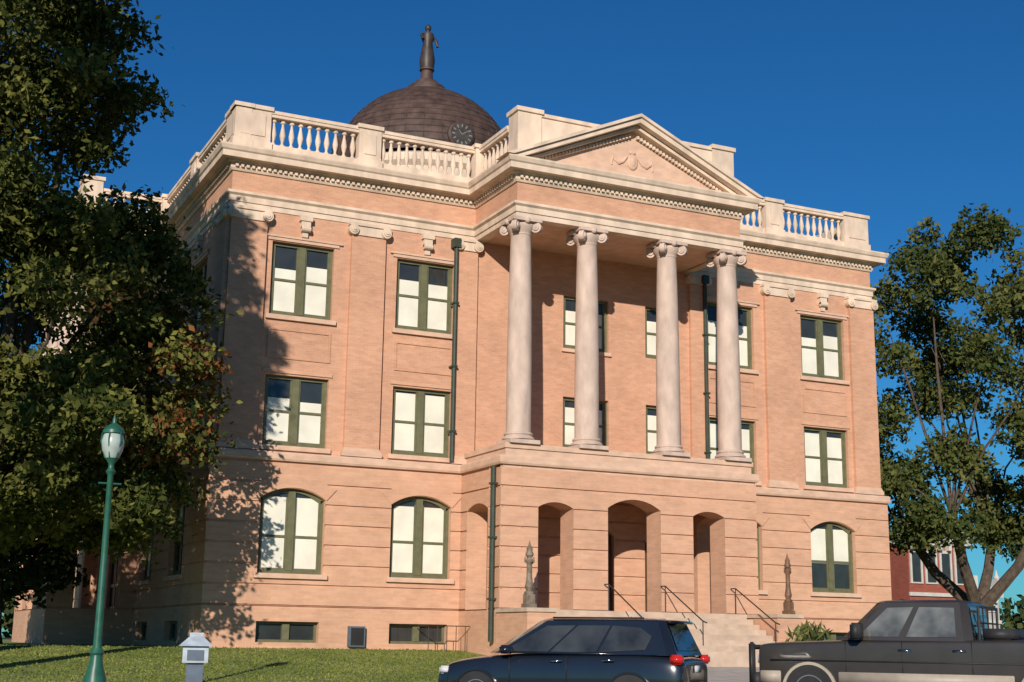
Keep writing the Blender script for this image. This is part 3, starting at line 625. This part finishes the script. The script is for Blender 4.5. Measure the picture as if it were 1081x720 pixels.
# ---------------------------------------------------------------- vehicles
def ring(w,zb,zt,x,boxy=False):
    h=zt-zb
    if boxy: pts=[(0,zb),(w*.85,zb),(w*.97,zb+.03),(w,zb+.2*h),(w,zb+.55*h),(w*1.0,zt-.16),(w*.985,zt-.04),(w*.93,zt),(w*.5,zt+.012),(0,zt+.02)]
    else: pts=[(0,zb),(w*.8,zb),(w*.97,zb+.12*h),(w,zb+.4*h),(w*.985,zb+.72*h),(w*.94,zt-.06),(w*.84,zt),(w*.4,zt+.015),(0,zt+.025)]
    return [(x,y,z) for y,z in pts]+[(x,-y,z) for y,z in reversed(pts[1:-1])]
def loft(rings,cap=True):
    mb=MB(); n=len(rings[0])
    for q in rings: mb.v+=q
    for j in range(len(rings)-1):
        for i in range(n):
            k=(i+1)%n; mb.f.append((j*n+i,j*n+k,(j+1)*n+k,(j+1)*n+i))
    mb.f.append(tuple(range(n))); mb.f.append(tuple((len(rings)-1)*n+i for i in range(n))); return mb
def subsurf(o,l=2):
    m=o.modifiers.new('subdivision','SUBSURF'); m.levels=l; m.render_levels=l
def vehicle(M,label,S):
    paint=S['paint']; root=thing('parked_car',M,label,S['cat'])
    body=loft([ring(w_,zb,zt,x,S.get('boxy',False)) for (x,w_,zb,zt) in S['st']]); o=place('body',body.mesh('body',paint,True),M,root); subsurf(o)
    (bx0,bx1,bw,bz),(rx0,rx1,rw,rz)=S['gh']
    g=MB(); 
    B=[(bx1,bw*.86,bz),(bx1-.18,bw,bz),(bx0+.15,bw,bz),(bx0,bw*.88,bz),(bx0,-bw*.88,bz),(bx0+.15,-bw,bz),(bx1-.18,-bw,bz),(bx1,-bw*.86,bz)]
    Rr=[(rx1,rw*.86,rz-.03),(rx1-.15,rw,rz-.03),(rx0+.12,rw,rz-.03),(rx0,rw*.88,rz-.05),(rx0,-rw*.88,rz-.05),(rx0+.12,-rw,rz-.03),(rx1-.15,-rw,rz-.03),(rx1,-rw*.86,rz-.03)]
    g.v=B+Rr
    for i in range(8): k=(i+1)%8; g.f.append((i,k,8+k,8+i))
    lv=[(.975,0.0),(.93,.018),(.82,.034),(.6,.047),(.3,.052)]
    for (sc,dz) in lv: g.v+=[((x-(rx0+rx1)/2)*(1-(1-sc)*.7)+(rx0+rx1)/2,y*sc,rz-.02+dz) for x,y,z in Rr]
    for L_ in range(len(lv)):
        a_=8*(L_+1); b_=a_+8
        for i in range(8): k=(i+1)%8; g.f.append((a_+i,a_+k,b_+k,b_+i))
    g.f.append(tuple(8*(len(lv)+1)+i for i in range(8)))
    me=g.mesh('cabin',paint,True); place('cabin',me,M,root)
    gl=S.get('glass',CARGL)
    def face(P00,P10,P11,P01,poly,name,off=.012,m=gl):
        P00,P10,P11,P01=map(Vector,(P00,P10,P11,P01)); nn=(P10-P00).cross(P01-P00).normalized(); c=(P00+P11)/2
        if nn.dot(c-Vector(((bx0+bx1)/2,0,bz)))<0: nn=-nn
        q=[]
        for s,t in poly: q.append(tuple(P00.lerp(P10,s).lerp(P01.lerp(P11,s),t)+nn*off))
        m_=MB(); m_.quad(*q); return place(name,m_.mesh(name,m,recalc=False),M,root)
    for sg in (0,1):
        if sg==0: P=(B[2],B[1],Rr[1],Rr[2])
        else: P=(B[5],B[6],Rr[6],Rr[5])
        for poly in S['side']: face(P[0],P[1],P[2],P[3],poly,'side_window')
    face(B[0],B[7],Rr[7],Rr[0],[(.04,.06),(.96,.06),(.95,.94),(.05,.94)],'windshield')
    face(B[3],B[4],Rr[4],Rr[3],[(.06,.15),(.94,.15),(.93,.92),(.07,.92)],'rear_window')
    for (x,s) in ((S['ax'][0],1),(S['ax'][0],-1),(S['ax'][1],1),(S['ax'][1],-1)):
        wr=S['wr']; y=s*(S['tr']); 
        mb=MB(); prof=[(wr*.62,-.11),(wr*.9,-.125),(wr*.98,-.09),(wr,-.05),(wr,.05),(wr*.98,.09),(wr*.9,.125),(wr*.62,.11)]
        mb.lathe(prof,32,cap=True); me=mb.mesh('tyre',RUB,True); RX=Matrix.Rotation(math.radians(90),4,'X'); me.transform(RX)
        W_=M@T(x,y,wr); wo=place('wheel',me,W_,root)
        mb=MB(); mb.lathe([(wr*.62,.1),(wr*.64,.13),(wr*.6,.13),(wr*.55,.07),(.02,.07)],28,cap=False)
        for q in range(5):
            an=q*2*math.pi/5; c,s2=math.cos(an),math.sin(an); t=Vector((-s2,c,0))*.045; d=Vector((c,s2,0)); Z=Vector((0,0,.12))
            mb.quad(d*.05-t+Z,d*.05+t+Z,d*wr*.61+t*1.3+Z,d*wr*.61-t*1.3+Z)
        mb.lathe([(.09,.07),(.08,.14),(.0,.145)],12,cap=False)
        me=mb.mesh('rim',ALLOY,True); me.transform(Matrix.Rotation(math.radians(-90 if s>0 else 90),4,'X')); place('rim',me,W_,wo)
        mb=MB(); r0,r1=wr*1.04,wr*S.get('fl',1.14); yy0=s*(S['hw']-.02); yy1=s*(S['hw']+.03); n=20
        for q in range(n):
            t0=math.radians(-12)+math.radians(204)*q/n; t1=math.radians(-12)+math.radians(204)*(q+1)/n
            pa=lambda r_,t_,yy: (x+r_*math.cos(t_),yy,wr+r_*math.sin(t_))
            mb.quad(pa(r0,t0,yy1),pa(r0,t1,yy1),pa(r1,t1,yy1),pa(r1,t0,yy1)); mb.quad(pa(r1,t0,yy1),pa(r1,t1,yy1),pa(r1,t1,yy0-s*.08),pa(r1,t0,yy0-s*.08)); mb.quad(pa(r0,t0,yy1),pa(r0,t1,yy1),pa(r0,t1,yy0-s*.2),pa(r0,t0,yy0-s*.2))
        place('wheel_arch',mb.mesh('wheel_arch',S['flare'],True),M,root)
        mb=MB(); 
        for q in range(n):
            t0=2*math.pi*q/n; t1=2*math.pi*(q+1)/n; yy=s*(S['hw']+.004)
            mb.quad((x,yy,wr),(x+r0*math.cos(t0),yy,wr+r0*math.sin(t0)),(x+r0*math.cos(t1),yy,wr+r0*math.sin(t1)))
        place('wheel_well',mb.mesh('wheel_well',IRON),M,root)
    for nm,m,bx in S['boxes']:
        mb=MB(); mb.box(*bx); me=mb.mesh(nm,m,False)
        bm=bmesh.new(); bm.from_mesh(me); bmesh.ops.bevel(bm,geom=bm.edges[:],offset=min(.03,min(bx[1]-bx[0],bx[3]-bx[2],bx[5]-bx[4])*.35),segments=2,affect='EDGES'); bm.to_mesh(me); bm.free()
        for q in me.polygons: q.use_smooth=True
        place(nm,me,M,root)
    return root
def suvspec(paint): return dict(paint=paint,cat='car',st=[(-2.33,.78,.5,.92),(-2.3,.86,.36,1.0),(-2.1,.93,.3,1.08),(-1.4,.955,.28,1.1),(-.2,.955,.27,1.07),(.9,.95,.27,1.03),(1.2,.945,.27,1.02),(1.7,.93,.28,.97),(2.1,.86,.3,.88),(2.3,.74,.36,.74),(2.34,.6,.45,.62)],
 gh=((-2.22,1.25,.88,1.06),(-1.98,.32,.70,1.66)),
 side=[[(.70,.06),(.95,.06),(.965,.2),(.93,.84),(.69,.86)],[(.41,.06),(.685,.06),(.67,.86),(.40,.86)],[(.12,.16),(.395,.06),(.38,.86),(.15,.80),(.07,.55)]],
 ax=(1.42,-1.42),wr=.37,tr=.83,hw=.955,flare=paint,
 boxes=[('tail_light',RED,(-2.33,-2.12,.74,.915,.92,1.08)),('tail_light',RED,(-2.33,-2.12,-.915,-.74,.92,1.08)),('headlight',LENS,(2.0,2.22,.56,.84,.68,.82)),('headlight',LENS,(2.0,2.22,-.84,-.56,.68,.82)),
  ('number_plate',PLATE,(-2.37,-2.34,-.18,.18,.78,.9)),('bumper',PLAS,(-2.4,-2.2,-.82,.82,.36,.58)),('bumper',PLAS,(2.1,2.36,-.66,.66,.36,.52)),('roof_rail',PLAS,(-1.6,.1,.62,.65,1.67,1.70)),('roof_rail',PLAS,(-1.6,.1,-.65,-.62,1.67,1.70)),
  ('spoiler',paint,(-2.12,-1.9,-.6,.6,1.60,1.65)),('wing_mirror',paint,(.72,.92,.92,1.12,1.05,1.2)),('wing_mirror',paint,(.72,.92,-1.12,-.92,1.05,1.2)),
  ('door_handle',CHROME,(-.2,.02,.955,.98,.93,.97)),('door_handle',CHROME,(-1.15,-.93,.955,.98,.95,.99)),('side_moulding',CHROME,(-1.9,.95,.885,.9,1.07,1.085)),
  ('door_seam',IRON,(-.29,-.275,.948,.962,.5,1.03)),('door_seam',IRON,(.78,.795,.944,.958,.5,1.0))])
HD=math.degrees(math.atan2(.83,-.56))
vehicle(T(11.95,22.3,-1.25)@RZ(HD+7),'glossy dark navy crossover parked at the kerb',suvspec(NAVY))
vehicle(T(25.5,22.2,-1.25)@RZ(HD),'silver crossover parked at the kerb beyond the pickup',suvspec(SILV))
trk=dict(paint=GRAPH,cat='pickup truck',boxy=True,fl=1.16,glass=CARGL2,st=[(-3.6,.93,.62,1.36),(-3.59,.95,.6,1.37),(-3.5,.97,.58,1.4),(-2.4,.975,.56,1.41),(-1.0,.975,.52,1.4),(0,.975,.52,1.38),(1.1,.975,.52,1.38),(1.3,.975,.52,1.36),(2.3,.97,.52,1.33),(2.75,.95,.54,1.3),(2.84,.92,.56,1.27),(2.86,.9,.58,1.22)],
 gh=((-1.1,1.3,.93,1.37),(-1.0,.62,.78,2.08)),
 side=[[(.57,.10),(.90,.10),(.93,.22),(.89,.86),(.57,.88)],[(.06,.10),(.50,.10),(.50,.88),(.07,.86)]],
 ax=(1.85,-2.35),wr=.45,tr=.86,hw=.98,flare=TANF,
 boxes=[('grille',PLAS,(2.84,2.9,-.5,.5,.75,1.15)),('grille_guard',IRON,(2.97,3.05,-.8,.8,.55,.65)),('grille_guard',IRON,(2.97,3.05,-.8,.8,1.18,1.27)),('grille_guard',IRON,(2.95,3.06,-.9,-.78,.45,1.32)),('grille_guard',IRON,(2.95,3.06,.78,.9,.45,1.32)),('grille_guard',IRON,(2.97,3.04,-.25,-.18,.6,1.22)),('grille_guard',IRON,(2.97,3.04,.18,.25,.6,1.22)),('bumper',PLAS,(2.8,3.0,-.95,.95,.48,.76)),('headlight',LENS,(2.72,2.89,.55,.88,.9,1.12)),('headlight',LENS,(2.72,2.89,-.88,-.55,.9,1.12)),
  ('side_step',CHROME,(-1.3,1.3,.97,1.06,.42,.56)),('side_step',CHROME,(-1.3,1.3,-1.06,-.97,.42,.56)),('wing_mirror',PLAS,(.8,.98,.98,1.28,1.38,1.68)),('wing_mirror',PLAS,(.8,.98,-1.28,-.98,1.38,1.68)),
  ('lower_trim',TANF,(-1.78,1.3,.962,.992,.57,.8)),('lower_trim',TANF,(-3.55,-2.92,.962,.992,.6,.8)),('lower_trim',TANF,(2.4,2.8,.955,.985,.58,.8)),
  ('bumper',CHROME,(-3.75,-3.55,-.9,.9,.5,.72)),('tail_light',RED,(-3.64,-3.55,.76,.9,.85,1.25)),('tail_light',RED,(-3.64,-3.55,-.9,-.76,.85,1.25)),('door_handle',CHROME,(-.05,.2,.97,.995,1.18,1.22)),('door_handle',CHROME,(-1.0,-.76,.97,.995,1.18,1.22)),
  ('tool_box',PLAS,(-1.75,-1.25,-.8,.8,1.4,1.6)),('door_seam',IRON,(.12,.135,.965,.98,.8,1.37)),('door_seam',IRON,(1.15,1.165,.965,.98,.8,1.36)),('door_seam',IRON,(-1.1,-1.085,.965,.98,.8,1.38)),
  ('side_moulding',IRON,(-3.4,2.6,.966,.982,.98,1.01)),('roof_antenna_base',PLAS,(.3,.38,-.05,.05,2.1,2.14))])
tk=vehicle(T(18.15,20.1,-1.25)@RZ(HD),'charcoal pickup truck with tan lower trim and bed rack',trk)
mb=MB()
for y in (-.8,.8): mb.tube([(-1.2,y,1.38),(-1.2,y,1.98)],.025,6)
mb.tube([(-1.2,-.8,1.98),(-1.2,.8,1.98)],.025,6); mb.tube([(-1.2,-.8,1.7),(-1.2,.8,1.7)],.018,6)
for y in (-.4,0,.4): mb.tube([(-1.2,y,1.4),(-1.2,y,1.98)],.015,5)
place('bed_rack',mb.mesh('bed_rack',IRON,True),T(18.15,20.1,-1.25)@RZ(HD),tk)
# ---------------------------------------------------------------- street lamp
M=T(4.12,25.0,-1.1); sl=thing('street_lamp',M,'green painted ornamental street lamp with frosted lantern','lamp')
mb=MB(); mb.lathe([(.26,0),(.26,.1),(.2,.16),(.19,.4),(.12,.62),(.1,.78),(.13,.82),(.09,.9)],16); place('base',mb.mesh('base',GLAMP,True),M,sl)
mb=MB(); mb.lathe([(.075,.9),(.06,2.3),(.05,3.9),(.09,3.96),(.05,4.02),(.05,4.1),(.12,4.2)],16); mb.tube([(-.2,0,3.75),(.2,0,3.75)],.018,6); place('post',mb.mesh('post',GLAMP,True),M,sl)
mb=MB(); mb.lathe([(.11,4.2),(.18,4.34),(.2,4.5),(.17,4.62),(.13,4.68)],18); place('lantern',mb.mesh('lantern',LGLASS,True),M,sl)
mb=MB(); mb.lathe([(.2,4.64),(.19,4.7),(.1,4.79),(.04,4.83),(.035,4.9),(.01,4.98)],16)
for q in range(6): mb.tube([(.12*math.cos(q*1.047),.12*math.sin(q*1.047),4.2),(.21*math.cos(q*1.047),.21*math.sin(q*1.047),4.5),(.19*math.cos(q*1.047),.19*math.sin(q*1.047),4.65)],.012,5)
place('lantern_cap',mb.mesh('lantern_cap',GLAMP,True),M,sl)
# ---------------------------------------------------------------- small post with box head
M=T(5.25,22.5,-1.25)@RZ(-14); pb=thing('kerbside_post',M,'slate blue post with pale box head and pyramid cap','post')
mb=MB(); mb.box(-.13,.13,-.13,.13,0,.85); mb.box(-.18,.18,-.18,.18,0,.12); place('post',mb.mesh('post',SLATE),M,pb)
mb=MB(); mb.box(-.2,.2,-.2,.2,.86,1.12); place('box_head',mb.mesh('box_head',GREYM),M,pb)
mb=MB(); q=.27; mb.quad((-q,-q,1.12),(q,-q,1.12),(q*.4,-q*.4,1.27),(-q*.4,-q*.4,1.27)); mb.quad((q,-q,1.12),(q,q,1.12),(q*.4,q*.4,1.27),(q*.4,-q*.4,1.27)); mb.quad((q,q,1.12),(-q,q,1.12),(-q*.4,q*.4,1.27),(q*.4,q*.4,1.27)); mb.quad((-q,q,1.12),(-q,-q,1.12),(-q*.4,-q*.4,1.27),(-q*.4,q*.4,1.27)); mb.quad((-q,-q,1.12),(q,-q,1.12),(q,q,1.12),(-q,q,1.12)); mb.box(-q*.4,q*.4,-q*.4,q*.4,1.27,1.33); place('cap',mb.mesh('cap',GREYM),M,pb)
mb=MB(); mb.box(-.13,.13,-.215,-.2,.9,1.06); place('plate',mb.mesh('plate',SLATE),M,pb)
# ---------------------------------------------------------------- background buildings
def bgb(x0,x1,y0,y1,h,m,trim,lab,nw,ns):
    M=T(x0,y0,-.27); o=thing('street_building',M,lab,'building')
    W_=x1-x0; D_=y1-y0; mb=MB(); mb.box(0,W_,0,D_,-.2,h); place('wall',mb.mesh('wall',m),M,o)
    mb=MB(); mb.box(-.25,W_+.2,-.35,.0,h-.5,h); mb.box(-.35,W_+.2,-.5,.0,h,h+.25); mb.box(-.3,-.003,-.0,D_,h-.5,h+.25)
    for i in range(int(W_/.8)): mb.box(i*.8+.2,i*.8+.45,-.45,-.003,h-.9,h-.5)
    for s in range(1,ns): mb.box(-.05,W_+.05,-.15,-.0,h*s/ns-.15,h*s/ns+.1)
    mb.box(W_*.35,W_*.65,-.3,.6,h+.25,h+1.1)
    for q in (.02,.98): mb.box(W_*q-.25,W_*q+.25,-.4,.3,h+.25,h+.9); mb.lathe([(.2,h+.9),(.25,h+1.0),(.12,h+1.2),(.02,h+1.6)],8,(W_*q,-.05,0))
    place('cornice',mb.mesh('cornice',trim),M,o)
    for s in range(ns):
        for i in range(nw):
            x=(i+.5)*W_/nw; zb=h*s/ns+.8; zt=h*(s+1)/ns-1.1
            mw=MB(); mw.box(-.4,.4,-.04,0,0,zt-zb); wo=place('window',mw.mesh('window',DKGLASS),M@T(x,-.002,zb),o)
            mw=MB(); mw.box(-.55,-.4,-.1,0,-.1,zt-zb+.2); mw.box(.4,.55,-.1,0,-.1,zt-zb+.2); mw.box(-.4,.4,-.1,0,zt-zb,zt-zb+.2); mw.box(-.4,.4,-.1,0,-.1,0); place('frame',mw.mesh('frame',trim),M@T(x,-.002,zb),wo)
OFFW=mat('off_white_trim',(.5,.48,.44),.7,.1,2)
bgb(66.8,72.2,75,90,7.9,REDBR,OFFW,'red brick victorian commercial building with pale cornice',4,2)
bgb(73.5,80,80,96,4.6,GREYB,OFFW,'grey masonry shop building beside the red one',4,2)
bgb(-8,8.5,95,110,6.8,mat('cream_masonry',(.5,.45,.38),.9,.1,1),OFFW,'low cream commercial building across the side street',6,2)
